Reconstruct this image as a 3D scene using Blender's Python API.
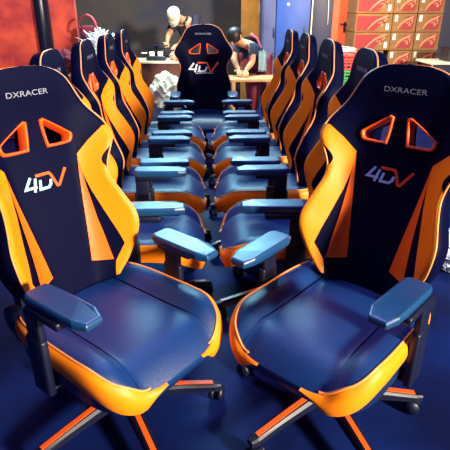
import bpy, bmesh, math, random
from mathutils import Vector, Matrix, Euler, noise
random.seed(7)
C = bpy.context.scene.collection
sc = bpy.context.scene
for o in list(bpy.data.objects): bpy.data.objects.remove(o)
R = math.radians
PI = math.pi

# ---------------------------------------------------------------- camera, world, lights, exposure
F_PX, PITCH, YAW, CAM_H = 484.8, 24.18, 2.17, 1.437
cd = bpy.data.cameras.new('camera'); cam = bpy.data.objects.new('camera', cd); C.objects.link(cam)
cd.sensor_width = 36; cd.lens = 36 * F_PX / 450; cd.clip_start = .02
cam.location = (0, 0, CAM_H); cam.rotation_euler = (R(90 - PITCH), 0, R(-YAW))
sc.camera = cam
w = bpy.data.worlds.new('room_ambient'); sc.world = w; w.use_nodes = True
w.node_tree.nodes['Background'].inputs[0].default_value = (.20, .13, 1.0, 1)
w.node_tree.nodes['Background'].inputs[1].default_value = .10

def area(name, loc, target, size, power, col, size_y=None, spread=180):
    d = bpy.data.lights.new(name, 'AREA'); d.energy = power; d.color = col
    d.shape = 'RECTANGLE'; d.size = size; d.size_y = size_y or size; d.spread = R(spread)
    o = bpy.data.objects.new(name, d); C.objects.link(o); o.location = loc
    o.rotation_euler = (Vector(target) - Vector(loc)).to_track_quat('-Z', 'Y').to_euler()
    return o
area('key_lamp', (4.7, -3.0, 2.8), (0, 2.4, .7), .7, 1180, (1, .86, .66))
area('back_ceiling_lamp', (-.1, 6.6, 3.2), (0, 3.6, .5), 1.6, 180, (.30, .78, 1), 1.2)
area('work_lamp', (.1, 6.3, 3.0), (.0, 7.2, .6), .8, 72, (1, .88, .66))
area('seat_fill', (.05, 2.3, 2.9), (0, 1.6, .4), .9, 34, (.42, .40, 1))  # added violet fill from overhead, brightens the front seats and spares the backrests
area('door_lamp', (1.9, 6.2, 1.9), (2.2, 7.6, .9), .3, 22, (1, .75, .4))
area('left_wall_lamp', (-1.9, 4.4, 2.6), (-2.1, 5.8, 1.2), .5, 20, (1, .8, .65))
sc.view_settings.view_transform = 'Standard'
sc.view_settings.look = 'None'
sc.view_settings.exposure = 0.5
sc.view_settings.gamma = 1
sc.view_settings.use_curve_mapping = False

# ---------------------------------------------------------------- materials
def mat(name, col, rough=.5, metal=0, bump=0, bscale=200, var=0, vscale=6, spec=.5, col2=None, coat=0):
    m = bpy.data.materials.new(name); m.use_nodes = True
    nt = m.node_tree; b = nt.nodes['Principled BSDF']
    b.inputs['Roughness'].default_value = rough; b.inputs['Metallic'].default_value = metal
    b.inputs['Specular IOR Level'].default_value = spec
    b.inputs['Coat Weight'].default_value = coat
    b.inputs['Base Color'].default_value = (*col, 1)
    tc = nt.nodes.new('ShaderNodeTexCoord')
    if var:
        n = nt.nodes.new('ShaderNodeTexNoise'); n.inputs['Scale'].default_value = vscale; n.inputs['Detail'].default_value = 6
        r = nt.nodes.new('ShaderNodeValToRGB')
        c2 = col2 or tuple(c * (1 - var) for c in col)
        r.color_ramp.elements[0].color = (*c2, 1); r.color_ramp.elements[1].color = (*col, 1)
        r.color_ramp.elements[0].position = .35; r.color_ramp.elements[1].position = .65
        nt.links.new(tc.outputs['Object'], n.inputs['Vector']); nt.links.new(n.outputs['Fac'], r.inputs['Fac'])
        nt.links.new(r.outputs['Color'], b.inputs['Base Color'])
    if bump:
        n = nt.nodes.new('ShaderNodeTexNoise'); n.inputs['Scale'].default_value = bscale; n.inputs['Detail'].default_value = 3
        bp = nt.nodes.new('ShaderNodeBump'); bp.inputs['Strength'].default_value = bump; bp.inputs['Distance'].default_value = .004
        nt.links.new(tc.outputs['Object'], n.inputs['Vector']); nt.links.new(n.outputs['Fac'], bp.inputs['Height'])
        nt.links.new(bp.outputs['Normal'], b.inputs['Normal'])
    return m
M = dict(
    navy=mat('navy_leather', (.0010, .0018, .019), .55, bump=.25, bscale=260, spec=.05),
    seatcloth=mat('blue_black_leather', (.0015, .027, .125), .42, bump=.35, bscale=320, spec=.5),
    amber=mat('amber_leather', (.95, .24, .003), .45, bump=.15, bscale=260, spec=.3),
    orange=mat('orange_leather', (.90, .13, .004), .45, bump=.15, bscale=260, spec=.3),
    piping=mat('peach_piping', (.90, .30, .07), .45),
    rim=mat('orange_plastic', (.90, .10, .005), .4),
    plastic=mat('black_plastic', (.003, .005, .022), .42, spec=.4),
    pad=mat('armrest_rubber', (.005, .048, .14), .34, bump=.1, bscale=400, spec=.7),
    white=mat('white_thread', (.85, .9, .95), .6),
    ice=mat('pale_blue_thread', (.35, .75, 1.0), .6),
    silver=mat('silver_thread', (.26, .28, .36), .4),
    chrome=mat('chrome', (.8, .8, .82), .18, 1),
    strip=mat('orange_inlay', (.85, .10, .01), .35),
    floor=mat('blue_floor', (.002, .013, .11), .6, bump=.2, bscale=60, var=.5, vscale=2.6, col2=(.001, .004, .045), spec=.18),
    wall=mat('dark_wall', (.035, .045, .09), .8, var=.4, vscale=1.2, col2=(.085, .075, .06)),
    redwall=mat('red_wall', (.60, .075, .035), .65, var=.5, vscale=4, col2=(.30, .02, .03)),
    steel=mat('dark_steel', (.006, .010, .03), .3, metal=.3),
    bluepanel=mat('blue_panel', (.012, .075, .42), .5, var=.3, vscale=4),
    slate=mat('slate_panel', (.07, .09, .24), .6, var=.3, vscale=4),
    night=mat('midnight_panel', (.006, .010, .06), .5),
    ochre=mat('ochre_board', (.62, .30, .06), .7, var=.35, vscale=4, bump=.2, bscale=40),
    door=mat('orange_red_door', (.75, .11, .04), .55, var=.3, vscale=3),
    cream=mat('cream_laminate', (.80, .72, .50), .5),
    brown=mat('brown_board', (.17, .055, .035), .6, var=.4, vscale=6),
    card=mat('cardboard', (.29, .14, .05), .8, var=.25, vscale=8),
    boxred=mat('red_print', (.28, .008, .015), .6),
    mark=mat('pale_print', (.55, .20, .11), .6),
    label=mat('white_label', (.75, .82, .78), .6),
    tape=mat('brown_tape', (.30, .12, .04), .4),
    redcrate=mat('red_crate', (.65, .03, .02), .45),
    greencrate=mat('green_crate', (.02, .35, .05), .45),
    skin=mat('skin', (.62, .30, .16), .55),
    hair=mat('dark_hair', (.012, .010, .012), .5),
    tee=mat('dark_tee', (.012, .014, .04), .8),
    navytee=mat('navy_tee', (.012, .03, .09), .8),
    trousers=mat('dark_trousers', (.02, .02, .03), .8),
    cap=mat('cream_cap', (.80, .74, .62), .8),
    maroon=mat('maroon_cloth', (.16, .008, .03), .7),
    pink=mat('pink_trim', (.75, .12, .18), .6),
    towel=mat('pale_towel', (.50, .75, .80), .9),
    plasticbag=mat('crumpled_plastic', (.88, .84, .68), .4, var=.3, vscale=9, col2=(.72, .64, .42)),
    whitebag=mat('white_film', (.80, .86, .90), .3, var=.5, vscale=16, col2=(.25, .30, .42), coat=.4),
    wood=mat('light_wood', (.62, .34, .13), .6, var=.35, vscale=8),
    machine=mat('machine_black', (.01, .012, .02), .35),
)

# ---------------------------------------------------------------- mesh helpers
def link(name, bm, m, parent=None, smooth=True):
    me = bpy.data.meshes.new(name)
    bmesh.ops.recalc_face_normals(bm, faces=bm.faces[:])
    for f in bm.faces: f.smooth = smooth
    bm.to_mesh(me); bm.free()
    for x in (m if isinstance(m, (list, tuple)) else [m]): me.materials.append(x)
    o = bpy.data.objects.new(name, me); C.objects.link(o)
    if parent: o.parent = parent
    return o
def thing(name, label, cat, loc=(0, 0, 0), rz=0, group=None):
    o = bpy.data.objects.new(name, None); C.objects.link(o); o.empty_display_size = .1
    o.location = loc; o.rotation_euler = (0, 0, rz)
    o['label'] = label; o['category'] = cat
    if group: o['group'] = group
    return o
def tag(o, label, cat, group=None):
    o['label'] = label; o['category'] = cat
    if group: o['group'] = group
    return o
def struct(o): o['kind'] = 'structure'; return o
def box(bm, c, s, rot=None, bev=0, seg=2, mi=0):
    r = bmesh.ops.create_cube(bm, size=1)
    vs = r['verts']
    bmesh.ops.scale(bm, vec=s, verts=vs)
    if bev:
        es = list({e for v in vs for e in v.link_edges})
        rr = bmesh.ops.bevel(bm, geom=es, offset=bev, segments=seg, affect='EDGES', profile=.6)
        vs = list({v for f in rr['faces'] for v in f.verts} | {v for v in vs if v.is_valid})
        # collect whole island
        seen = set(vs); st = list(vs)
        while st:
            v = st.pop()
            for e in v.link_edges:
                u = e.other_vert(v)
                if u not in seen: seen.add(u); st.append(u)
        vs = list(seen)
    mt = Matrix.Translation(c) @ (rot.to_matrix().to_4x4() if rot else Matrix())
    bmesh.ops.transform(bm, matrix=mt, verts=vs)
    for f in {f for v in vs for f in v.link_faces}: f.material_index = mi
    return vs
def cyl(bm, p, q, r1, r2=None, seg=20, bev=0):
    p, q = Vector(p), Vector(q); r2 = r1 if r2 is None else r2
    r = bmesh.ops.create_cone(bm, cap_ends=True, segments=seg, radius1=r1, radius2=r2, depth=(q - p).length)
    mt = Matrix.Translation((p + q) / 2) @ (q - p).to_track_quat('Z', 'Y').to_matrix().to_4x4()
    bmesh.ops.transform(bm, matrix=mt, verts=r['verts'])
def tube(bm, pts, r, seg=8, closed=False):
    pts = [Vector(p) for p in pts]; n = len(pts); rings = []
    up = Vector((0, 0, 1)); prev = None
    for i, p in enumerate(pts):
        if closed: t = pts[(i + 1) % n] - pts[i - 1]
        else: t = pts[min(i + 1, n - 1)] - pts[max(i - 1, 0)]
        t.normalize()
        if prev is None:
            a = t.orthogonal().normalized()
        else:
            a = (prev - t * prev.dot(t)).normalized()
        prev = a; b = t.cross(a)
        rr = r[i] if isinstance(r, (list, tuple)) else r
        rings.append([bm.verts.new(p + (a * math.cos(2 * PI * k / seg) + b * math.sin(2 * PI * k / seg)) * rr) for k in range(seg)])
    for i in range(n if closed else n - 1):
        A, B = rings[i], rings[(i + 1) % n]
        for k in range(seg):
            bm.faces.new((A[k], A[(k + 1) % seg], B[(k + 1) % seg], B[k]))
    if not closed:
        bm.faces.new(rings[0][::-1]); bm.faces.new(rings[-1])
def lerp_tab(tab, v):
    if v <= tab[0][0]: return tab[0][1]
    for i in range(len(tab) - 1):
        a, b = tab[i], tab[i + 1]
        if v <= b[0]:
            # catmull-rom with finite differences
            t = (v - a[0]) / (b[0] - a[0])
            p = tab[i - 1] if i > 0 else None; n = tab[i + 2] if i + 2 < len(tab) else None
            d = (b[1] - a[1])
            m0 = ((b[1] - p[1]) / (b[0] - p[0]) if p else d / (b[0] - a[0])) * (b[0] - a[0])
            m1 = ((n[1] - a[1]) / (n[0] - a[0]) if n else d / (b[0] - a[0])) * (b[0] - a[0])
            t2, t3 = t * t, t * t * t
            return (2*t3-3*t2+1)*a[1] + (t3-2*t2+t)*m0 + (-2*t3+3*t2)*b[1] + (t3-t2)*m1
    return tab[-1][1]
def lin(tab, v):
    if v <= tab[0][0]: return tab[0][1]
    for a, b in zip(tab, tab[1:]):
        if v <= b[0]: return a[1] + (b[1] - a[1]) * (v - a[0]) / (b[0] - a[0])
    return tab[-1][1]
def sm(t): t = max(0, min(1, t)); return t * t * (3 - 2 * t)

# ---------------------------------------------------------------- room shell
def slab(name, c, s, m, st=True):
    bm = bmesh.new(); box(bm, c, s); o = link(name, bm, m, smooth=False)
    if st: struct(o)
    return o
slab('floor', (0, 5, -.05), (12, 14, .1), M['floor'])
slab('wall_back', (-.6, 9.6, 1.7), (10.8, .1, 3.4), M['wall'])
slab('wall_right', (5.0, 6.0, 1.7), (.1, 7.3, 3.4), M['night'])

# ---------------------------------------------------------------- gaming chair
VS = .985                                   # lengthwise scale of the backrest
OUT = [(0, .150), (.04, .185), (.10, .222), (.17, .246), (.24, .250), (.32, .230), (.40, .213), (.46, .222), (.52, .250),
       (.56, .268), (.61, .262), (.66, .238), (.70, .214), (.74, .193), (.78, .174), (.81, .156), (.835, .128), (.85, .094), (.858, .055), (.86, .004)]
WING = [(0, .05), (.10, .085), (.20, .115), (.32, .095), (.42, .07), (.54, .075), (.62, .045), (.70, .012), (.86, 0)]
def hw(v): return max(.004, lerp_tab(OUT, v))
def fw(u, v):
    h = hw(v); a = abs(u)
    st = .112 - .036 * sm((.45 - v) / .35); x = max(0, (a - st) / (max(h, .16) - st)); z = .040 + .012 * math.cos((v - .2) * 7) + 1.2 * lerp_tab(WING, v) * (x * x * (1.7 - .7 * x))
    t = a / h
    z -= .016 * max(0, (t - .90) / .10) ** 2
    if v > .74: z -= .020 * ((v - .74) / .12) ** 2
    return z
def rw(u, v):
    t = abs(u) / hw(v)
    return -.045 + .45 * lerp_tab(WING, v) * sm((abs(u) - .10) / .15) + .018 * max(0, (t - .7) / .3) ** 2
def bp(u, v, w, rec):
    r = R(rec); V = v * VS
    return Vector((u, .245 + V * math.sin(r) - .20 * V * V - w * math.cos(r), .455 + V * math.cos(r) + w * math.sin(r)))

def backrest_shell(rec):
    bm = bmesh.new(); NT = 56
    vs = [i * .84 / 84 for i in range(85)] + [.845, .85, .854, .857, .86]
    fr, bk = [], []
    for v in vs:
        h = hw(v)
        fr.append([bm.verts.new(bp(h * (2 * j / NT - 1), v, fw(h * (2 * j / NT - 1), v), rec)) for j in range(NT + 1)])
        bk.append([bm.verts.new(bp(h * (2 * j / NT - 1), v, rw(h * (2 * j / NT - 1), v), rec)) for j in range(NT + 1)])
    n = len(vs)
    for i in range(n - 1):
        for j in range(NT):
            bm.faces.new((fr[i][j], fr[i][j+1], fr[i+1][j+1], fr[i+1][j]))
            bm.faces.new((bk[i][j], bk[i+1][j], bk[i+1][j+1], bk[i][j+1]))
        for j in (0, NT):
            f = (fr[i][j], fr[i+1][j], bk[i+1][j], bk[i][j])
            bm.faces.new(f)
    for j in range(NT):
        bm.faces.new((fr[0][j], bk[0][j], bk[0][j+1], fr[0][j+1]))
        bm.faces.new((fr[-1][j], fr[-1][j+1], bk[-1][j+1], bk[-1][j]))
    return bm
def hole_pts(k=1.0, n=5):
    # outline for one headrest opening (x outward): upright inner side, top edge falling to a rounded outer corner
    base = [(-.046, .040), (-.039, .049), (-.028, .046), (.042, -.004), (.050, -.017), (.045, -.034), (.030, -.040), (-.028, -.040), (-.038, -.032)]
    out = []
    m = len(base)
    for i in range(m):
        p0, p1, p2, p3 = base[i-1], base[i], base[(i+1) % m], base[(i+2) % m]
        for q in range(n):
            t = q / n
            f = lambda a, b, c, d: .5 * ((2*b) + (-a+c)*t + (2*a-5*b+4*c-d)*t*t + (-a+3*b-3*c+d)*t**3)
            out.append((f(p0[0], p1[0], p2[0], p3[0]) * k, f(p0[1], p1[1], p2[1], p3[1]) * k))
    return out
HU, HV = .079, .612
def hole_uv(s, k): return [(s * (x + HU), y + HV) for x, y in hole_pts(k)]

def patch(name, v0, v1, a, b, m, parent, rec, s, off=.004, n=60, mcols=14):
    """leather panel sewn on the front of the bolster: u runs from a(v) to b(v)"""
    bm = bmesh.new(); rows = []
    for i in range(n + 1):
        v = v0 + (v1 - v0) * i / n; ua, ub = a(v), b(v)
        row = []
        for j in range(mcols + 1):
            u = ua + (ub - ua) * j / mcols
            row.append(bm.verts.new(bp(s * u, v, fw(u, v) + off, rec)))
        rows.append(row)
    for i in range(n):
        for j in range(mcols):
            f = (rows[i][j], rows[i][j+1], rows[i+1][j+1], rows[i+1][j])
            bm.faces.new(f if s > 0 else f[::-1])
    bmesh.ops.remove_doubles(bm, verts=bm.verts[:], dist=1e-5)
    return link(name, bm, m, parent)

def edge_strip(v0, v1):   # outer edge of the bolster for the amber panel
    return lambda v: hw(v) * .992

def text_mesh(txt, size, shear=0):
    cu = bpy.data.curves.new('t', 'FONT'); cu.body = txt; cu.size = size; cu.align_x = 'CENTER'; cu.align_y = 'CENTER'; cu.shear = shear
    o = bpy.data.objects.new('t', cu); C.objects.link(o)
    dg = bpy.context.evaluated_depsgraph_get(); dg.update()
    me = bpy.data.meshes.new_from_object(o.evaluated_get(dg))
    bpy.data.objects.remove(o); bpy.data.curves.remove(cu)
    return me
def text_on_back(name, txt, width, vc, m, parent, rec, shear=0, aspect=1.0):
    me = text_mesh(txt, .05, shear)
    xs = [v.co.x for v in me.vertices]; ys = [v.co.y for v in me.vertices]
    k = width / (max(xs) - min(xs)); cx = (max(xs) + min(xs)) / 2; cy = (max(ys) + min(ys)) / 2
    for v in me.vertices:
        u = (v.co.x - cx) * k; vv = vc + (v.co.y - cy) * k * aspect / VS
        v.co = bp(u, vv, fw(u, vv) + .003, rec)
    me.materials.append(m); me.name = name
    o = bpy.data.objects.new(name, me); C.objects.link(o); o.parent = parent
    return o
def stroke(bm, pts, t, S, vc, rec, lift=.003):
    """flat thick polyline on the backrest, pts in logo units"""
    P = [Vector((x, y)) for x, y in pts]; L, Rr = [], []
    for i, p in enumerate(P):
        if i == 0: d = (P[1] - p).normalized(); nrm = Vector((-d.y, d.x)); k = 1
        elif i == len(P) - 1: d = (p - P[i-1]).normalized(); nrm = Vector((-d.y, d.x)); k = 1
        else:
            d1 = (p - P[i-1]).normalized(); d2 = (P[i+1] - p).normalized()
            nrm = (Vector((-d1.y, d1.x)) + Vector((-d2.y, d2.x))).normalized(); k = min(2, 1 / max(.4, nrm.dot(Vector((-d1.y, d1.x)))))
        L.append(p + nrm * t / 2 * k); Rr.append(p - nrm * t / 2 * k)
    def V(q, l):
        u = q.x * S; v = vc + q.y * S / VS
        return bm.verts.new(bp(u, v, fw(u, v) + l, rec))
    for l in (lift,):
        A = [V(q, l) for q in L]; B = [V(q, l) for q in Rr]
        for i in range(len(P) - 1): bm.faces.new((A[i], B[i], B[i+1], A[i+1]))
def logo(parent, width, vc, rec, extra=False):
    S = width
    g = bmesh.new()
    # "4": slanted stroke, bar and stem ; "D": open bowl
    stroke(g, [(-.34, .16), (-.50, -.07), (-.24, -.07)], .060, S, vc, rec)
    stroke(g, [(-.235, .12), (-.315, -.17)], .060, S, vc, rec)
    stroke(g, [(-.135, .06), (-.18, -.14), (.02, -.14), (.08, -.08), (.10, .02)], .060, S, vc, rec)
    link('logo_lettering', g, M['ice'] if not extra else M['white'], parent, False)['label'] = 'pale 4 and D of the 4DV logo'
    g = bmesh.new()
    stroke(g, [(-.22, .17), (.09, .17), (.13, .12), (.22, -.15), (.27, -.15), (.50, .19)], .062, S, vc, rec, .0035)
    link('logo_stroke', g, M['rim'] if not extra else M['rim'], parent, False)['label'] = 'orange V stroke of the 4DV logo'
    if extra: text_on_back('logo_caption', 'GAMING', width * .62, vc - .055, M['white'], parent, rec, aspect=.7)

SY0, SY1 = -.322, .262
def shw(y):
    t = (y - (SY0 + SY1) / 2) / ((SY1 - SY0) / 2)
    p = 4.5 if t < 0 else 6
    base = max(0, 1 - abs(t) ** p) ** (1 / p)
    return max(.004, base * (.272 - .016 * (t > 0) * t * t))
def stop(u, y):
    h = shw(y); a = abs(u)
    z = .462 + .045 * sm((a - .145) / .07) * (1 - .35 * sm((-y - .16) / .13)) + .008 * math.cos(u * 12)
    if y < -.19: z -= .075 * ((-y - .19) / .13) ** 2
    t = a / h if h > .05 else 1
    z -= .014 * max(0, (t - .86) / .14) ** 2
    return z
def sbot(u, y): return .350
def seat_mesh():
    bm = bmesh.new(); NT = 48
    ys = [SY0 + (SY1 - SY0) * (.5 - .5 * math.cos(PI * i / 70)) for i in range(71)]
    T, B = [], []
    for y in ys:
        h = shw(y)
        T.append([bm.verts.new((h * (2 * j / NT - 1), y, stop(h * (2 * j / NT - 1), y))) for j in range(NT + 1)])
        B.append([bm.verts.new((h * .97 * (2 * j / NT - 1), y * .98, sbot(0, y))) for j in range(NT + 1)])
    for i in range(70):
        for j in range(NT):
            bm.faces.new((T[i][j], T[i][j+1], T[i+1][j+1], T[i+1][j]))
            bm.faces.new((B[i][j], B[i+1][j], B[i+1][j+1], B[i][j+1]))
        for j in (0, NT): bm.faces.new((T[i][j], T[i+1][j], B[i+1][j], B[i][j]))
    for j in range(NT):
        bm.faces.new((T[0][j], B[0][j], B[0][j+1], T[0][j+1]))
        bm.faces.new((T[-1][j], T[-1][j+1], B[-1][j+1], B[-1][j]))
    return bm
def seat_path(s, y_back, u_front, n=60):
    """points along the seat edge from the rear, round the front corner, to u_front"""
    pts = []
    ymid = (SY0 + SY1) / 2
    for i in range(n + 1):
        y = y_back + (SY0 - y_back) * math.sin(PI / 2 * i / n) if False else y_back + (SY0 + 1e-4 - y_back) * (1 - (1 - i / n) ** 2.2)
        u = shw(y)
        if u < u_front: u = u_front; pts.append((s * u, y)); break
        pts.append((s * u, y))
    return pts

def armpad_mesh():
    bm = bmesh.new()
    # plan outline, front is -y : broad rear, chamfered front nose
    out = [(-.036, .145), (.036, .145), (.046, .125), (.047, -.02), (.044, -.085), (.028, -.128), (-.028, -.128), (-.044, -.085), (-.047, -.02), (-.046, .125)]
    n = len(out)
    rings = []
    for z, k in ((.0, .80), (.006, .93), (.024, 1.0), (.032, .97), (.036, .86)):
        rings.append([bm.verts.new((x * k, .008 + (y - .008) * (k + (1 - k) * .6), z - (.006 if y < -.1 and z > .02 else 0))) for x, y in out])
    for a, b in zip(rings, rings[1:]):
        for i in range(n): bm.faces.new((a[i], a[(i+1) % n], b[(i+1) % n], b[i]))
    bm.faces.new(rings[0][::-1]); bm.faces.new(rings[-1])
    return bm

def make_chair(rec=9, big_logo=False, base_rot=0):
    t = thing('gaming_chair', '', 'chair')
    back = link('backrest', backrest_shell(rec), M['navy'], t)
    # two openings cut through the headrest
    cut = bmesh.new()
    for s in (-1, 1):
        P = hole_uv(s, 1.0)
        A = [cut.verts.new(bp(u, v, .14, rec)) for u, v in P]; B = [cut.verts.new(bp(u, v, -.14, rec)) for u, v in P]
        n = len(P)
        for i in range(n): cut.faces.new((A[i], A[(i+1) % n], B[(i+1) % n], B[i]))
        cut.faces.new(A[::-1]); cut.faces.new(B)
    co = link('cut', cut, M['navy'])
    md = back.modifiers.new('b', 'BOOLEAN'); md.object = co; md.operation = 'DIFFERENCE'; md.solver = 'EXACT'
    dg = bpy.context.evaluated_depsgraph_get(); dg.update()
    nm = bpy.data.meshes.new_from_object(back.evaluated_get(dg)); back.modifiers.clear(); back.data = nm
    bpy.data.objects.remove(co)
    for s in (-1, 1):
        bm = bmesh.new(); P = hole_uv(s, 1.06)
        # moulded rim: follows the opening, both faces and the throat
        n = len(P); rings = []
        prof = [(1.20, .002), (1.17, .009), (1.05, .011), (.93, .004), (.90, -.04)]
        for k, dw in prof:
            Q = hole_uv(s, k); rings.append([bm.verts.new(bp(u, v, fw(u, v) + dw, rec)) for u, v in Q])
        for a, b in zip(rings, rings[1:]):
            for i in range(n): bm.faces.new((a[i], a[(i+1) % n], b[(i+1) % n], b[i]))
        link('headrest_hole_rim', bm, M['rim'], back)['label'] = 'orange rim of headrest opening'
    # piping along the outline
    bm = bmesh.new(); pts = []
    vs = [i * .02 for i in range(2, 42)] + [.835, .845, .852, .857, .8595]
    for v in vs: pts.append(bp(-hw(v), v, fw(hw(v), v) + .001, rec))
    for v in reversed(vs): pts.append(bp(hw(v), v, fw(hw(v), v) + .001, rec))
    tube(bm, pts, .0036, 6)
    link('piping', bm, M['piping'], back)['label'] = 'thin peach orange piping'
    for s in (-1, 1):
        INN = [(0, .140), (.065, .158), (.125, .196), (.14, .193), (.36, .151), (.44, .1415), (.515, .140), (.56, .190), (.60, .245)]
        o = patch('side_bolster', .012, .598, lambda v: min(lin(INN, v), hw(v) * .99), lambda v: hw(v) * (.99 if not .43 < v < .52 else .99 - .10 * math.sin(PI * (v - .43) / .09)), M['navy' if big_logo else 'amber'], back, rec, s, mcols=18, n=90)
        o['label'] = 'dark side bolster panel' if big_logo else 'amber side bolster panel'
        ACO = [(.075, .154), (.25, .143), (.38, .1405), (.51, .1405)]
        ACI = [(.075, .152), (.095, .084), (.51, .140)]
        o = patch('accent_panel', .075, .51, lambda v: lin(ACI, v), lambda v: max(lin(ACI, v) + .0005, lin(ACO, v)), M['navy' if big_logo else 'orange'], back, rec, s, off=.0045, mcols=6)
        o['label'] = 'narrow dark wedge panel' if big_logo else 'narrow orange wedge panel'
    text_on_back('headrest_lettering', 'DXRACER', .150 if not big_logo else .15, .765, M['silver'], back, rec, aspect=.78)
    logo(back, .165 if not big_logo else .27, .445 if not big_logo else .43, rec, big_logo)
    # recline hinges
    for s in (-1, 1):
        bm = bmesh.new()
        cyl(bm, (s * .200, .245, .455), (s * .245, .245, .455), .055, seg=28)
        box(bm, (s * .225, .235, .415), (.02, .07, .10), bev=.004)
        box(bm, (s * .205, .25, .50), (.016, .05, .12), bev=.004)
        link('recline_hinge', bm, M['plastic'], t)
    bm = bmesh.new(); tube(bm, [(.245, .20, .425), (.252, .14, .42), (.254, .09, .425)], [.009, .008, .010], 10)
    cyl(bm, (.225, .20, .425), (.25, .20, .425), .016)
    link('recline_lever', bm, M['plastic'], t)
    # seat
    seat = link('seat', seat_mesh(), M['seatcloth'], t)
    for s in (-1, 1):
        bm = bmesh.new()
        tube(bm, [(x * .962, y * .97, stop(x * .962, y * .97) + .002) for x, y in seat_path(s, .21, .14)], .0040, 6)
        link('seat_piping', bm, M['piping'], seat)['label'] = 'thin peach orange piping'
    for s in (-1, 1):
        bm = bmesh.new(); PP = [(shw(.20) * s, .20)]
        tt = [(.20 - (.20 - SY0) * k / 400) for k in range(1, 400)] + [SY0 + 1e-5]
        dense = [(s * shw(y), y) for y in tt]; acc = 0; last = PP[0]
        for q in dense:
            d_ = math.hypot(q[0] - last[0], q[1] - last[1])
            n_ = max(1, int(d_ / .008))
            if d_ < .008: continue
            for m_ in range(1, n_ + 1):
                PP.append((last[0] + (q[0] - last[0]) * m_ / n_, last[1] + (q[1] - last[1]) * m_ / n_))
            last = q
        PP = [q for q in PP if abs(q[0]) > .075]; prev = None; NP = len(PP)
        for i_, (x, y) in enumerate(PP):
            a_, b_ = PP[max(i_ - 3, 0)], PP[min(i_ + 3, NP - 1)]
            tx, ty = b_[0] - a_[0], b_[1] - a_[1]; ln = math.hypot(tx, ty); nx, ny = (ty / ln * -s, tx / ln * s)
            if nx * x + ny * (y + .03) < 0: nx, ny = -nx, -ny
            front = max(0, -ny); k0 = sm((abs(x) - .075) / .14) if front > .5 else 1; ins = .012 * k0
            zt = stop(x - nx * .002, y - ny * .002); hgt = (.062 + .014 * sm((-y - .05) / .2)) * k0 + .002
            col = [bm.verts.new((x - nx * ins, y - ny * ins, stop(x - nx * ins, y - ny * ins) + .002)), bm.verts.new((x + nx * .003, y + ny * .003, zt + .001))]
            for j in range(1, 8):
                z = zt - .003 - hgt * j / 7
                b = .006 + .006 * math.sin(PI * j / 7)
                k = (zt - z) / (zt - .350)
                col.append(bm.verts.new((x * (1 - .03 * k) + nx * b, y * (1 - .02 * k) + ny * b, z)))
            if prev:
                for j in range(len(col) - 1): bm.faces.new((prev[j], col[j], col[j+1], prev[j+1]))
            prev = col
        link('seat_side_panel', bm, M['amber'], seat)['label'] = 'amber side panel of the seat'
    # raised seams either side of the cushion centre
    for s in (-1, 1):
        bm = bmesh.new()
        tube(bm, [(s * (.158 + .01 * sm((-y - .1) / .2)), y, stop(.158, y) + .0005) for y in [(.22 - .53 * i / 40) for i in range(41)]], .003, 6)
        link('seat_seam', bm, M['navy'], seat)
    # under-seat mechanism, column
    bm = bmesh.new(); box(bm, (0, .0, .340), (.30, .30, .02), bev=.004); box(bm, (0, .0, .325), (.15, .24, .045), bev=.01)
    box(bm, (0, 0, .338), (.42, .06, .012), bev=.003)
    link('tilt_mechanism', bm, M['plastic'], t)
    bm = bmesh.new(); tube(bm, [(-.05, -.02, .325), (-.20, -.02, .325), (-.235, -.02, .335)], .006, 8)
    h = link('height_lever', bm, M['plastic'], t)
    bm = bmesh.new(); cyl(bm, (0, 0, .09), (0, 0, .21), .028); cyl(bm, (0, 0, .20), (0, 0, .31), .015)
    link('gas_lift', bm, M['plastic'], t)
    # armrests
    for s in (-1, 1):
        bm = bmesh.new()
        box(bm, (s * .215, .0, .340), (.16, .055, .012), bev=.003)
        box(bm, (s * .295, -.0, .435), (.026, .085, .205), bev=.008)
        box(bm, (s * .293, -.0, .56), (.022, .070, .14), bev=.006)
        box(bm, (s * .268, -.06, .634), (.075, .16, .026), bev=.008)
        a = link('armrest', bm, M['plastic'], t)
        p = armpad_mesh(); bmesh.ops.transform(p, matrix=Matrix.Translation((s * .252, -.112, .645)) @ Matrix.Rotation(s * -R(2), 4, 'Z'), verts=p.verts[:])
        pm = link('arm_pad', p, M['pad'], a, False); pm['label'] = 'blue-black padded arm top'
        pm.modifiers.new('bev', 'BEVEL').width = .004
        pm.modifiers['bev'].segments = 2
        bm = bmesh.new(); cyl(bm, (s * .294, -.0, .50), (s * .301, -.0, .50), .012)
        link('height_button', bm, M['plastic'], a)
    # star base
    hub = bmesh.new(); cyl(hub, (0, 0, .075), (0, 0, .135), .055, .045, 28)
    base = link('star_base_hub', hub, M['plastic'], t)
    for k in range(5):
        ang = base_rot + k * 2 * PI / 5; d = Vector((math.cos(ang), math.sin(ang), 0)); n = Vector((-d.y, d.x, 0))
        bm = bmesh.new(); rings = []
        for r_, z, wd, hh in ((.03, .105, .030, .05), (.10, .108, .027, .042), (.23, .095, .022, .034), (.345, .080, .021, .028), (.37, .077, .014, .022)):
            c = d * r_ + Vector((0, 0, z))
            rings.append([bm.verts.new(c + n * a * wd + Vector((0, 0, b * hh / 2))) for a, b in ((-1, -1), (1, -1), (1, .5), (.65, 1), (-.65, 1), (-1, .5))])
        for a, b in zip(rings, rings[1:]):
            for i in range(6): bm.faces.new((a[i], a[(i+1) % 6], b[(i+1) % 6], b[i]))
        bm.faces.new(rings[0][::-1]); bm.faces.new(rings[-1])
        leg = link('base_leg', bm, M['plastic'], t, False)
        bm = bmesh.new(); rr = []
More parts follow.
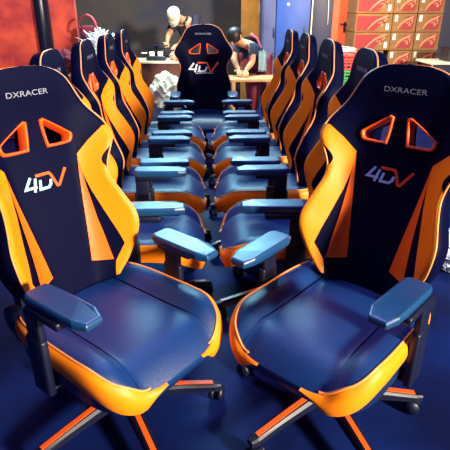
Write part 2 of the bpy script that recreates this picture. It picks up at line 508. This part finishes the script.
        for r_, z in ((.075, .1305), (.10, .1295), (.23, .1125), (.34, .0955)):
            c = d * r_ + Vector((0, 0, z)); rr.append([bm.verts.new(c + n * a * .009 + Vector((0, 0, b))) for a, b in ((-1, -.002), (1, -.002), (1, .003), (-1, .003))])
        for a, b in zip(rr, rr[1:]):
            for i in range(4): bm.faces.new((a[i], a[(i+1) % 4], b[(i+1) % 4], b[i]))
        bm.faces.new(rr[0][::-1]); bm.faces.new(rr[-1])
        link('leg_inlay', bm, M['strip'], leg, False)['label'] = 'orange inlay strip'
        bm = bmesh.new(); c = d * .352
        ca = ang + 1.1 + k * 1.7; cdn = Vector((math.cos(ca), math.sin(ca), 0)); cn = Vector((-cdn.y, cdn.x, 0)); cc = c + cdn * .014
        for sg in (-1, 1):
            cyl(bm, cc + cn * sg * .008 + Vector((0, 0, .031)), cc + cn * sg * .026 + Vector((0, 0, .031)), .031, .029, 24)
        cyl(bm, cc - cn * .01 + Vector((0, 0, .031)), cc + cn * .01 + Vector((0, 0, .031)), .014)
        cyl(bm, c + Vector((0, 0, .035)), c + Vector((0, 0, .075)), .009)
        box(bm, cc + Vector((0, 0, .050)), (.034, .034, .018), bev=.006)
        link('caster', bm, M['plastic'], leg)
    return t
def kids(o): return [c for c in bpy.data.objects if c.parent == o]
def dup(root, loc, rz, label, group):
    r = root.copy(); C.objects.link(r); r.location = loc; r.rotation_euler = (0, 0, rz); r['label'] = label; r['group'] = group
    for ch in kids(root):
        c = ch.copy(); C.objects.link(c); c.parent = r
        for g in kids(ch):
            d = g.copy(); C.objects.link(d); d.parent = c
    return r

G = 'navy and amber gaming chairs in two facing rows'
cA = make_chair(18.5, base_rot=R(-40.5))
cA.location = (-.328, 1.43, 0); cA.rotation_euler = (0, 0, R(49.5))
cA['label'] = 'large navy and amber gaming chair at front left, angled toward the right'; cA['group'] = G
cB = dup(cA, (.437, 1.41, .0), R(-44), 'large navy and amber gaming chair at front right, angled toward the left', G)
for c in kids(cB):
    if c.name.startswith('base_leg'): c.rotation_euler = (0, 0, R(10.5))
ordn = ['second', 'third', 'fourth', 'fifth and farthest']
proto = make_chair(14.5, base_rot=0)
for i, y in enumerate((2.15, 2.81, 3.475, 4.14)):
    lab = 'gaming chair with yellow bolsters in the left row, %s from the camera' % ordn[i]
    args = ((-.34, y, 0), R(91))
    if i == 0: proto.location, proto.rotation_euler = args[0], (0, 0, args[1]); proto['label'] = lab; proto['group'] = G
    else: dup(proto, *args, lab, G)
    lab = 'gaming chair with red-orange bolsters in the right row, %s from the camera' % ordn[i]
    dup(proto, (.385 if i == 0 else .372, y + .01, 0), R(-91), lab, G)
cE = make_chair(13, True, R(-54)); cE.location = (-.02, 4.90, 0); cE.scale = (1.09, 1.09, 1.0)
cE['label'] = 'black gaming chair facing the camera at the far end of the aisle between the rows'; cE['group'] = G

# ---------------------------------------------------------------- far end of the room: partitions, doors
struct(slab('wall_left', (-3.0, 5.86, 1.4), (2.3, .08, 2.8), M['redwall']))
struct(slab('wall_left_return', (-1.55, 5.86, 1.4), (.27, .08, 2.8), M['redwall']))
bm = bmesh.new(); cyl(bm, (-1.77, 5.80, 0), (-1.77, 5.80, 2.8), .075, seg=32)
box(bm, (-1.77, 5.80, .02), (.24, .2, .04), bev=.005); box(bm, (-1.77, 5.735, 1.2), (.05, .03, 2.2), bev=.008)
tag(link('steel_column', bm, M['steel']), 'dark round steel column standing between the two red wall panels', 'column')
t = thing('plywood_board', 'tall ochre plywood board standing upright against the dark back wall', 'board', (.75, 8.4, 0))
bm = bmesh.new(); box(bm, (0, 0, 1.25), (.35, .03, 2.5), bev=.003); link('board_sheet', bm, M['ochre'], t)
bm = bmesh.new(); box(bm, (.12, -.025, 1.42), (.02, .02, .14), bev=.004); link('pull_handle', bm, M['cream'], t)
t = thing('blue_cabinet', 'tall bright blue metal cabinet with two doors behind the right row', 'cabinet', (1.18, 7.8, 0))
bm = bmesh.new(); box(bm, (0, .02, 1.3), (.70, .4, 2.6), bev=.006); link('cabinet_body', bm, M['slate'], t)
for x, wd, m in ((-.245, .18, 'slate'), (.095, .49, 'bluepanel')):
    bm = bmesh.new(); box(bm, (x, -.195, 1.3), (wd - .01, .02, 2.52), bev=.004); d = link('cabinet_door', bm, M[m], t)
    bm = bmesh.new(); box(bm, (x + wd * .36, -.215, 1.1), (.015, .025, .14), bev=.004); link('door_handle', bm, M['steel'], d)
bm = bmesh.new(); cyl(bm, (.02, -.207, 1.475), (.02, -.203, 1.475), .022); link('round_sticker', bm, M['label'], t)
t = thing('dark_cabinet', 'dark navy tall cabinet with pale corner strip between blue cabinet and orange-red door', 'cabinet', (1.70, 7.8, 0))
bm = bmesh.new(); box(bm, (0, .02, 1.3), (.31, .4, 2.6), bev=.006); link('cabinet_body', bm, M['night'], t)
bm = bmesh.new(); box(bm, (-.15, -.19, 1.3), (.016, .03, 2.55), bev=.003); link('corner_strip', bm, M['cream'], t)
bm = bmesh.new(); tube(bm, [(.07, -.195, 2.5), (.07, -.20, 1.6), (.085, -.195, 1.42), (.09, -.195, 1.2)], .006); link('hanging_cable', bm, M['label'], t)
d1 = slab('door_1', (2.0, 7.7, 1.1), (.26, .05, 2.2), M['door'])
bm = bmesh.new(); cyl(bm, (2.06, 7.675, 1.21), (2.06, 7.62, 1.21), .012); tube(bm, [(2.065, 7.625, 1.21), (1.98, 7.62, 1.212)], .010); box(bm, (2.06, 7.668, 1.17), (.03, .01, .15), bev=.003)
link('door_handle', bm, M['steel'], d1)
slab('trim_1', (2.145, 7.66, 1.12), (.04, .08, 2.24), M['cream'])
slab('wall_back_right', (3.3, 8.0, 1.4), (2.4, .08, 2.8), M['night'])

# ---------------------------------------------------------------- stacked cartons
def carton(label, x, z, wd, side, dx=0, rz=0, ht=.238, group='cardboard cartons stacked at the right'):
    """side=True shows the long printed face, else the short end with its taped edge"""
    t = thing('carton', label, 'box', (x + wd / 2 + dx, 7.2, z), rz, group)
    bm = bmesh.new(); box(bm, (0, .27, ht / 2), (wd - .008, .54, ht - .004), bev=.004, seg=1); link('carton_body', bm, M['card'], t, False)
    def flat(name, pts, m, y=-.0025, lab=None):
        bm = bmesh.new()
        A = [bm.verts.new((a, y, b)) for a, b in pts]; B = [bm.verts.new((a, .004, b)) for a, b in pts]
        bm.faces.new(A); n = len(A)
        for i in range(n): bm.faces.new((A[i], A[(i+1) % n], B[(i+1) % n], B[i]))
        o = link(name, bm, m, t, False)
        if lab: o['label'] = lab
        return o
    w2 = wd / 2
    if side:
        flat('printed_field', [(-w2 + .02, .025), (w2 * .10, .025), (w2 * .70, ht - .03), (-w2 + .02, ht - .03)], M['boxred'], lab='red printed panel')
        cx, sc_ = w2 * .30, 1.0
    else:
        flat('printed_field', [(-w2 * .35, .03), (w2 * .70, .03), (w2 * .86, ht - .03), (w2 * .20, ht - .03)], M['boxred'], lab='red printed panel')
        cx, sc_ = w2 * .22, .8
    # sweeping mark: a long curved stroke, a leg and a crossbar
    cur = [(-.16, .035), (-.10, .10), (-.03, .155), (.06, .19), (.12, .20)] if side else [(-.13, .04), (-.09, .10), (-.03, .15), (.04, .18), (.09, .19)]
    def ribbon(pts, th, nm):
        P = [Vector(p) for p in pts]; up = []; dn = []
        for i, p in enumerate(P):
            dd = (P[min(i+1, len(P)-1)] - P[max(i-1, 0)]).normalized(); nn = Vector((-dd.y, dd.x)) * th / 2 * (.5 + i / len(P))
            up.append((cx + p.x + nn.x, p.y + nn.y)); dn.append((cx + p.x - nn.x, p.y - nn.y))
        flat(nm, up + dn[::-1], M['mark'], -.004)
    ribbon(cur, .030, 'logo_swoosh')
    ribbon([(.12, .20), (.075, .145), (.03, .075)] if side else [(.09, .19), (.06, .14), (.03, .08)], .026, 'logo_leg')
    ribbon([(-.02, .118), (.03, .125), (.08, .122)], .018, 'logo_crossbar')
    flat('shipping_label', [(w2 - .085, .03), (w2 - .045, .03), (w2 - .045, .11), (w2 - .085, .11)] if side else [(-w2 + .03, ht - .10), (-w2 + .07, ht - .10), (-w2 + .07, ht - .02), (-w2 + .03, ht - .02)], M['label'])
    if not side: flat('packing_tape', [(-w2 + .035, .03), (-w2 + .055, .03), (-w2 + .055, .075), (-w2 + .035, .075)], M['tape'])
    return t
bm = bmesh.new()
for yy in (7.24, 7.47, 7.70): box(bm, (2.72, yy, .05), (1.24, .09, .10), bev=.003)
for k in range(7): box(bm, (2.16 + k * .187, 7.47, .13), (.12, .56, .055), bev=.003)
tag(link('pallet', bm, M['wood'], None, False), 'wooden pallet on the floor under the stack of printed cartons', 'pallet')
ords = ['bottom', 'second', 'third', 'fourth', 'fifth', 'sixth', 'seventh']
cols = [('long-sided carton in the left column', 2.08, .52, True), ('end-on carton in the middle column', 2.60, .34, False), ('end-on carton in the right column', 2.94, .36, False)]
for cn, x, wd, side in cols:
    for k in range(7):
        z = .16 + k * .24
        sh = -.07 if (side and k == 2) else random.uniform(-.008, .008)
        carton('red printed %s, %s from the pallet up' % (cn, ords[k]) if k else 'red printed %s, lowest one resting on the pallet' % cn, x, z, wd, side, dx=sh if abs(sh) > .05 else sh * .3)
# crates in front of the door
def crate(label, z, m, x=1.84, y=6.75):
    t = thing('plastic_crate', label, 'crate', (x, y, z), 0, 'plastic crates')
    bm = bmesh.new(); W, D, H = .42, .30, .118
    box(bm, (0, 0, .008), (W - .03, D - .03, .016), bev=.003)
    for s in (-1, 1):
        for zz in (.022, .066, .106): box(bm, (0, s * (D / 2 - .008), zz), (W, .016, .022 if zz < .1 else .024), bev=.003); box(bm, (s * (W / 2 - .008), 0, zz), (.016, D, .022 if zz < .1 else .024), bev=.003)
        for k in range(7):
            box(bm, (-W / 2 + .02 + k * (W - .04) / 6, s * (D / 2 - .008), .06), (.014, .010, .11))
        for k in range(5): box(bm, (s * (W / 2 - .008), -D / 2 + .02 + k * (D - .04) / 4, .06), (.010, .014, .11))
    link('crate_body', bm, m, t, False)
    return t
bm = bmesh.new(); box(bm, (0, 0, .16), (.46, .34, .32), bev=.006); 
o = link('carton', bm, M['card'], None, False); o.location = (1.84, 6.75, -.003); tag(o, 'plain cardboard box on the floor under the green crates', 'box')
crate('lower green plastic crate resting on a plain cardboard box', .32, M['greencrate'])
crate('middle green plastic crate between another green crate and the red crates', .438, M['greencrate'])
crate('upper green plastic crate directly under the red crates', .556, M['greencrate'])
crate('lower red plastic crate resting on the green crates', .674, M['redcrate'])
crate('topmost red plastic crate holding tangled white cables', .792, M['redcrate'])
bm = bmesh.new(); pts = []
for i in range(160):
    a = i * .41; pts.append((1.84 + (.12 + .04 * math.sin(i * .7)) * math.cos(a), 6.75 + (.09 + .02 * math.cos(i * .9)) * math.sin(a), .87 + .035 * math.sin(i * .23) + .0004 * i))
tube(bm, pts, .006, 6); tag(link('cable_tangle', bm, M['white']), 'tangle of white cables spilling from the topmost red crate', 'cable')

# ---------------------------------------------------------------- tables
def table(name, label, x0, x1, y0, y1, z, top, legm, panel=None, th=.03):
    t = thing(name, label, 'table', ((x0 + x1) / 2, (y0 + y1) / 2, 0)); W, D = x1 - x0, y1 - y0
    bm = bmesh.new(); box(bm, (0, 0, z - th / 2), (W, D, th), bev=.004); link('tabletop', bm, top, t)
    for sx in (-1, 1):
        for sy in (-1, 1):
            bm = bmesh.new(); box(bm, (sx * (W / 2 - .04), sy * (D / 2 - .04), (z - th) / 2), (.045, .045, z - th), bev=.004); link('leg', bm, legm, t)
    if panel:
        bm = bmesh.new(); box(bm, (0, -D / 2 + .05, z - th - .20), (W - .09, .02, .40), bev=.003); link('front_panel', bm, panel, t)
    return t
table('work_table', 'long brown table with cream top before the standing person in a cap', -1.15, .30, 6.95, 7.5, .765, M['cream'], M['brown'], M['brown'])
table('workbench', 'light wooden workbench under the hands of the bent-over person', .27, .92, 5.62, 6.0, .70, M['wood'], M['wood'])
table('side_table', 'cream topped table in front of the dark wall right of the cartons', 2.86, 3.7, 6.35, 6.85, .80, M['cream'], M['steel'])
table('trestle_bench', 'narrow wooden bench beside the red wall carrying film-wrapped bundle', -1.62, -.90, 5.20, 5.68, .797, M['wood'], M['wood'])
# machine on the work table
t = thing('heat_press', 'small black and white desktop machine on the cream table top', 'machine', (-.68, 7.15, .766))
bm = bmesh.new(); box(bm, (0, 0, .03), (.26, .26, .06), bev=.012); box(bm, (.0, .06, .10), (.22, .12, .10), bev=.015); link('housing', bm, M['machine'], t)
for x in (-.06, .055):
    bm = bmesh.new(); box(bm, (x, -.035, .085), (.07, .10, .06), bev=.01); link('side_plate', bm, M['label'], t)
bm = bmesh.new(); box(bm, (.03, -.02, .19), (.28, .10, .016), bev=.005); box(bm, (.0, .05, .165), (.05, .05, .05), bev=.004); link('press_arm', bm, M['steel'], t)
bm = bmesh.new(); tube(bm, [(-.12, -.09, .10), (-.20, -.10, .10)], .010); link('side_handle', bm, M['label'], t)
def lumpy(name, loc, rad, m, seed, amp=.25, sub=5, freq=3.0, parent=None, sharp=True):
    bm = bmesh.new(); bmesh.ops.create_icosphere(bm, subdivisions=sub, radius=1)
    off = Vector((seed * 3.1, seed * 1.7, seed))
    for v in bm.verts:
        p = v.co.copy(); n = 0; a = 1; f = freq
        for _ in range(4):
            n += a * (.9 - abs(noise.noise(p * f + off)) * 2.2 if sharp else noise.noise(p * f + off)); a *= .5; f *= 2.1
        q = p * (1 + amp * (n - .6) * .5)
        v.co = Vector((q.x * rad[0], q.y * rad[1], max(-rad[2] * .92, q.z * rad[2])))
    zmin = min(v.co.z for v in bm.verts)
    for v in bm.verts: v.co.z -= zmin
    o = link(name, bm, m, parent, False); o.location = loc; return o
tag(lumpy('parts_bag', (-.41, 7.13, .767), (.085, .12, .06), mat('orange_white_film', (.85, .12, .05), .4, var=.5, vscale=12, col2=(.85, .75, .6)), 3, .3), 'crumpled orange and white packet beside the desktop machine', 'bag')
tag(lumpy('plastic_bag', (-.49, 6.15, 0), (.23, .24, .37), M['plasticbag'], 5, .22, freq=1.5), 'large cream crumpled plastic bag on the floor left of the far chair', 'bag')
tag(lumpy('plastic_bag', (1.43, 2.56, 0), (.13, .16, .11), M['whitebag'], 9, .35), 'pale blue-white crumpled plastic bag on the floor at the right edge', 'bag')
# film-wrapped bundle with loose strips
t = thing('film_bundle', 'shaggy white heap of plastic film strips on the wooden bench', 'bundle', (-1.08, 5.36, .803))
lumpy('film_heap', (0, 0, 0), (.17, .13, .17), M['whitebag'], 11, .35, parent=t)
bm = bmesh.new(); rnd = random.Random(4)
for i in range(420):
    a = rnd.uniform(0, 2 * PI); e = rnd.uniform(-.2, 1.4); d = Vector((math.cos(a) * math.cos(e), math.sin(a) * math.cos(e), math.sin(e)))
    p = Vector((0, 0, .16)) + Vector((d.x * .15, d.y * .11, max(-.08, d.z * .16))); L = rnd.uniform(.05, .13)
    q = p + d * L + Vector((rnd.uniform(-.04, .04), rnd.uniform(-.04, .04), rnd.uniform(-.06, .03)))
    r_ = (p + q) / 2 + Vector((0, 0, .025)); s_ = d.cross(Vector((0, 0, 1))).normalized() * .008
    A = [bm.verts.new(x + k) for x in (p, r_, q) for k in (s_, -s_)]
    bm.faces.new((A[0], A[1], A[3], A[2])); bm.faces.new((A[2], A[3], A[5], A[4]))
o = link('film_strips', bm, M['white'], t, False); o['kind'] = 'stuff'
t = thing('backpack', 'dark maroon bag with a pink-edged arched handle behind the white film heap', 'bag', (-1.24, 5.56, .80))
bm = bmesh.new(); box(bm, (0, .05, .233), (.17, .09, .46), bev=.045, seg=5); link('bag_body', bm, M['maroon'], t)
bm = bmesh.new(); tube(bm, [(-.07, .0, .44)] + [(-.005 + .085 * math.cos(PI - k * PI / 10), .0, .44 + .12 * math.sin(k * PI / 10)) for k in range(11)] + [(.085, .03, .36)], .012, 8); link('arched_handle', bm, M['maroon'], t)
bm = bmesh.new(); tube(bm, [(.0 + .10 * math.cos(1.6 - k * .16), -.012, .445 + .125 * math.sin(1.6 - k * .16)) for k in range(11)], .007, 6); link('handle_edge', bm, M['pink'], t)
tag(lumpy('cloth_bundle', (-1.48, 5.42, .80), (.10, .13, .13), M['maroon'], 21, .2, sharp=False), 'dark maroon cloth bundle on the left end of the wooden bench', 'cloth')
tag(slab('dark_machine_case', (3.25, 6.55, .885), (.3, .25, .16), M['machine'], False), 'small dark case on the cream side table', 'case')

# ---------------------------------------------------------------- people
def skin(name, V, E_, m, parent=None, sub=2):
    bm = bmesh.new(); lay = bm.verts.layers.skin.verify(); vs = {}
    first = True
    for k, (p, r) in V.items():
        v = bm.verts.new(p); rr = r if isinstance(r, tuple) else (r, r); v[lay].radius = rr; v[lay].use_root = first; first = False; vs[k] = v
    for a, b in E_: bm.edges.new((vs[a], vs[b]))
    me = bpy.data.meshes.new(name); bm.to_mesh(me); bm.free()
    o = bpy.data.objects.new(name, me); C.objects.link(o)
    sk = o.modifiers.new('s', 'SKIN'); sk.use_smooth_shade = True; sk.branch_smoothing = .6
    ss = o.modifiers.new('ss', 'SUBSURF'); ss.levels = ss.render_levels = sub
    dg = bpy.context.evaluated_depsgraph_get(); dg.update()
    nm = bpy.data.meshes.new_from_object(o.evaluated_get(dg)); o.modifiers.clear(); o.data = nm
    nm.materials.clear(); nm.materials.append(m)
    for f in nm.polygons: f.use_smooth = True
    if parent: o.parent = parent
    return o
def hand(V, E_, key, wrist, dirv, side):
    d = Vector(dirv).normalized(); n = Vector(side).normalized(); w = Vector(wrist)
    V[key + 'p'] = (w + d * .05, (.030, .016)); E_.append((key, key + 'p'))
    for i, (o, L) in enumerate(((-.026, .062), (-.009, .072), (.009, .068), (.026, .055))):
        a = w + d * .085 + n * o; b = a + d * L * .5 + Vector((0, 0, -.008)); c = b + d * L * .4 + Vector((0, 0, -.020))
        V[key + 'f%da' % i] = (a, .0095); V[key + 'f%db' % i] = (b, .0085); V[key + 'f%dc' % i] = (c, .007)
        E_ += [(key + 'p', key + 'f%da' % i), (key + 'f%da' % i, key + 'f%db' % i), (key + 'f%db' % i, key + 'f%dc' % i)]
    a = w + d * .035 - n * .036; b = a + d * .03 - n * .018
    V[key + 't'] = (a, .011); V[key + 'u'] = (b, .009); E_ += [(key + 'p', key + 't'), (key + 't', key + 'u')]
def person(label, J, hands, shirt, trous, face):
    t = thing('person', label, 'person', (J['pelvis'][0], J['pelvis'][1], 0))
    off = Vector((J['pelvis'][0], J['pelvis'][1], 0)); P = {k: Vector(v) - off for k, v in J.items()}
    Rr = dict(pelvis=(.13, .10), waist=(.115, .09), chest=(.13, .10), neck=.048, head=.070, crown=.075, shL=.055, shR=.055, elL=.042, elR=.042, wrL=.027, wrR=.027,
              hipL=.08, hipR=.08, knL=.058, knR=.058, anL=.04, anR=.04, toL=.035, toR=.035)
    V = {k: (P[k], Rr[k]) for k in Rr}
    E_ = [('pelvis', 'waist'), ('waist', 'chest'), ('chest', 'neck'), ('neck', 'head'), ('head', 'crown'), ('chest', 'shL'), ('chest', 'shR'), ('shL', 'elL'), ('shR', 'elR'), ('elL', 'wrL'), ('elR', 'wrR'),
          ('pelvis', 'hipL'), ('pelvis', 'hipR'), ('hipL', 'knL'), ('hipR', 'knR'), ('knL', 'anL'), ('knR', 'anR'), ('anL', 'toL'), ('anR', 'toR')]
    for k, (d, sd) in hands.items(): hand(V, E_, k, P[k], d, sd)
    body = skin('body', V, E_, M['skin'], t)
    k = 1.2
    def grow(r): return tuple(x * k + .012 for x in r) if isinstance(r, tuple) else r * k + .018
    SV = {q: (P[q], grow(Rr[q])) for q in ('waist', 'pelvis', 'chest', 'shL', 'shR')}
    for s in 'LR': SV['sl' + s] = (P['sh' + s].lerp(P['el' + s], .7), .068)
    SV['col'] = (P['chest'].lerp(P['neck'], .7), .07)
    skin('t_shirt', SV, [('waist', 'pelvis'), ('waist', 'chest'), ('chest', 'shL'), ('chest', 'shR'), ('shL', 'slL'), ('shR', 'slR'), ('chest', 'col')], M[shirt], t)
    TV = {q: (P[q] - (Vector((0, 0, .03)) if q == 'pelvis' else Vector()), grow(Rr[q])) for q in ('pelvis', 'hipL', 'hipR', 'knL', 'knR')}
    for s in 'LR': TV['cu' + s] = (P['an' + s] + Vector((0, 0, .03)), .062)
    skin('trousers', TV, [('pelvis', 'hipL'), ('pelvis', 'hipR'), ('hipL', 'knL'), ('hipR', 'knR'), ('knL', 'cuL'), ('knR', 'cuR')], M[trous], t)
    for s in 'LR':
        bm = bmesh.new(); a, b = P['an' + s], P['to' + s]; dd = (b - a); dd.z = 0; dd.normalize()
        c = (a + b) / 2; box(bm, (c.x, c.y, .035), (.085, .24, .07), Euler((0, 0, math.atan2(dd.y, dd.x) - PI / 2)), bev=.025, seg=3); link('shoe', bm, M['machine'], t)
    # face features on the head
    hd = P['head'].lerp(P['crown'], .5); f = Vector(face).normalized(); up = (P['crown'] - P['neck']).normalized(); f = (f - up * f.dot(up)).normalized(); rt = f.cross(up)
    bm = bmesh.new(); tube(bm, [hd + f * .075 + up * .012, hd + f * .100 - up * .018, hd + f * .080 - up * .026], [.008, .013, .007]); link('nose', bm, M['skin'], body)
    for s in (-1, 1):
        bm = bmesh.new(); bmesh.ops.create_uvsphere(bm, u_segments=12, v_segments=8, radius=.010); bmesh.ops.translate(bm, vec=hd + f * .078 + rt * s * .030 + up * .012, verts=bm.verts[:]); link('eye', bm, M['hair'], body)
        bm = bmesh.new(); bmesh.ops.create_uvsphere(bm, u_segments=12, v_segments=8, radius=.022); bmesh.ops.scale(bm, vec=(.5, .8, 1.2), verts=bm.verts[:]); bmesh.ops.translate(bm, vec=hd + rt * s * .085, verts=bm.verts[:]); link('ear', bm, M['skin'], body)
    bm = bmesh.new(); tube(bm, [hd + f * .080 + rt * .02 - up * .045, hd + f * .085 - up * .047, hd + f * .080 - rt * .02 - up * .045], .006); link('mouth', bm, M['pink'], body)
    return t, hd, f, up, rt, off
def dome(name, c, r, up, m, parent, cut=-.1, scale=(1, 1, 1)):
    bm = bmesh.new(); bmesh.ops.create_uvsphere(bm, u_segments=28, v_segments=18, radius=r)
    bmesh.ops.delete(bm, geom=[v for v in bm.verts if v.co.z < cut * r], context='VERTS')
    bmesh.ops.scale(bm, vec=scale, verts=bm.verts[:])
    bmesh.ops.solidify(bm, geom=bm.faces[:], thickness=.004)
    bmesh.ops.transform(bm, matrix=Matrix.Translation(c) @ Vector(up).to_track_quat('Z', 'Y').to_matrix().to_4x4(), verts=bm.verts[:])
    return link(name, bm, m, parent)
JA = dict(pelvis=(-.20, 7.98, .86), waist=(-.21, 7.92, 1.0), chest=(-.28, 7.78, 1.22), neck=(-.37, 7.64, 1.30), head=(-.42, 7.55, 1.325), crown=(-.455, 7.50, 1.375),
          shL=(-.44, 7.76, 1.25), shR=(-.12, 7.72, 1.29), elL=(-.54, 7.56, 1.05), elR=(-.18, 7.52, 1.06), wrL=(-.54, 7.34, .995), wrR=(-.37, 7.32, .965),
          hipL=(-.30, 8.0, .80), hipR=(-.11, 8.0, .80), knL=(-.31, 7.95, .44), knR=(-.10, 7.95, .44), anL=(-.31, 8.03, .07), anR=(-.10, 8.03, .07), toL=(-.32, 7.90, .04), toR=(-.10, 7.90, .04))
pA, hd, f, up, rt, off = person('person in cream cap and dark t-shirt leaning over the cream-topped table, working', JA,
    dict(wrL=((0, -1, -.3), (1, 0, 0)), wrR=((-.7, -.7, -.3), (.7, -.7, 0))), 'tee', 'trousers', (-.3, -1, -.7))
dome('hair', hd + up * .005 - f * .010, .090, up, M['hair'], pA, -.3)
cp = dome('cap', hd + up * .010, .100, up, M['cap'], pA, 0)
bm = bmesh.new(); rows = []
for i in range(13):
    a = -1.15 + 2.3 * i / 12; e = f * math.cos(a) + rt * math.sin(a)
    rows.append([bm.verts.new(hd + up * .018 + e * .104), bm.verts.new(hd + e * .106 + f * .085 * math.cos(a) ** .5 + up * .0), bm.verts.new(hd + up * .010 + e * .100)])
for a, b in zip(rows, rows[1:]):
    bm.faces.new((a[0], b[0], b[1], a[1])); bm.faces.new((a[1], b[1], b[2], a[2]))
link('cap_brim', bm, M['cap'], cp)
JB = dict(pelvis=(.66, 6.46, .86), waist=(.60, 6.40, .97), chest=(.47, 6.24, 1.04), neck=(.385, 6.12, 1.075), head=(.35, 6.07, 1.11), crown=(.325, 6.03, 1.15),
          shL=(.34, 6.30, 1.03), shR=(.56, 6.10, 1.01), elL=(.34, 6.12, .86), elR=(.55, 6.02, .84), wrL=(.38, 5.92, .775), wrR=(.47, 5.90, .77),
          hipL=(.58, 6.52, .80), hipR=(.75, 6.44, .80), knL=(.60, 6.45, .43), knR=(.77, 6.37, .43), anL=(.62, 6.55, .07), anR=(.79, 6.47, .07), toL=(.57, 6.42, .04), toR=(.74, 6.34, .04))
pB, hd, f, up, rt, off = person('person in navy t-shirt and maroon trousers bent far forward over the wooden workbench', JB,
    dict(wrL=((.1, -1, -.25), (1, 0, 0)), wrR=((-.1, -1, -.25), (1, 0, 0))), 'navytee', 'maroon', (-.4, -.6, -.8))
dome('hair', hd + up * .005 - f * .012, .091, up, M['hair'], pB, -.35)
bm = bmesh.new(); tube(bm, [Vector(p) - off for p in ((.55, 6.28, 1.145), (.63, 6.30, 1.09), (.685, 6.32, .97), (.70, 6.31, .86))], .014, 8); link('side_stripe', bm, M['pink'], pB)['label'] = 'pink stripe on the side'
bm = bmesh.new(); rows = []
for i in range(9):
    rows.append([bm.verts.new((.64 + .10 * j / 8, 6.17 - .01 * math.sin(j * 1.6 + i * .3) - .01 * i / 8, .96 - .24 * i / 8)) for j in range(9)])
for a, b in zip(rows, rows[1:]):
    for j in range(8): bm.faces.new((a[j], a[j+1], b[j+1], b[j]))
bmesh.ops.solidify(bm, geom=bm.faces[:], thickness=.008)
tag(link('towel', bm, M['towel']), 'pale blue towel hanging from the hip of the bent-over person', 'towel')
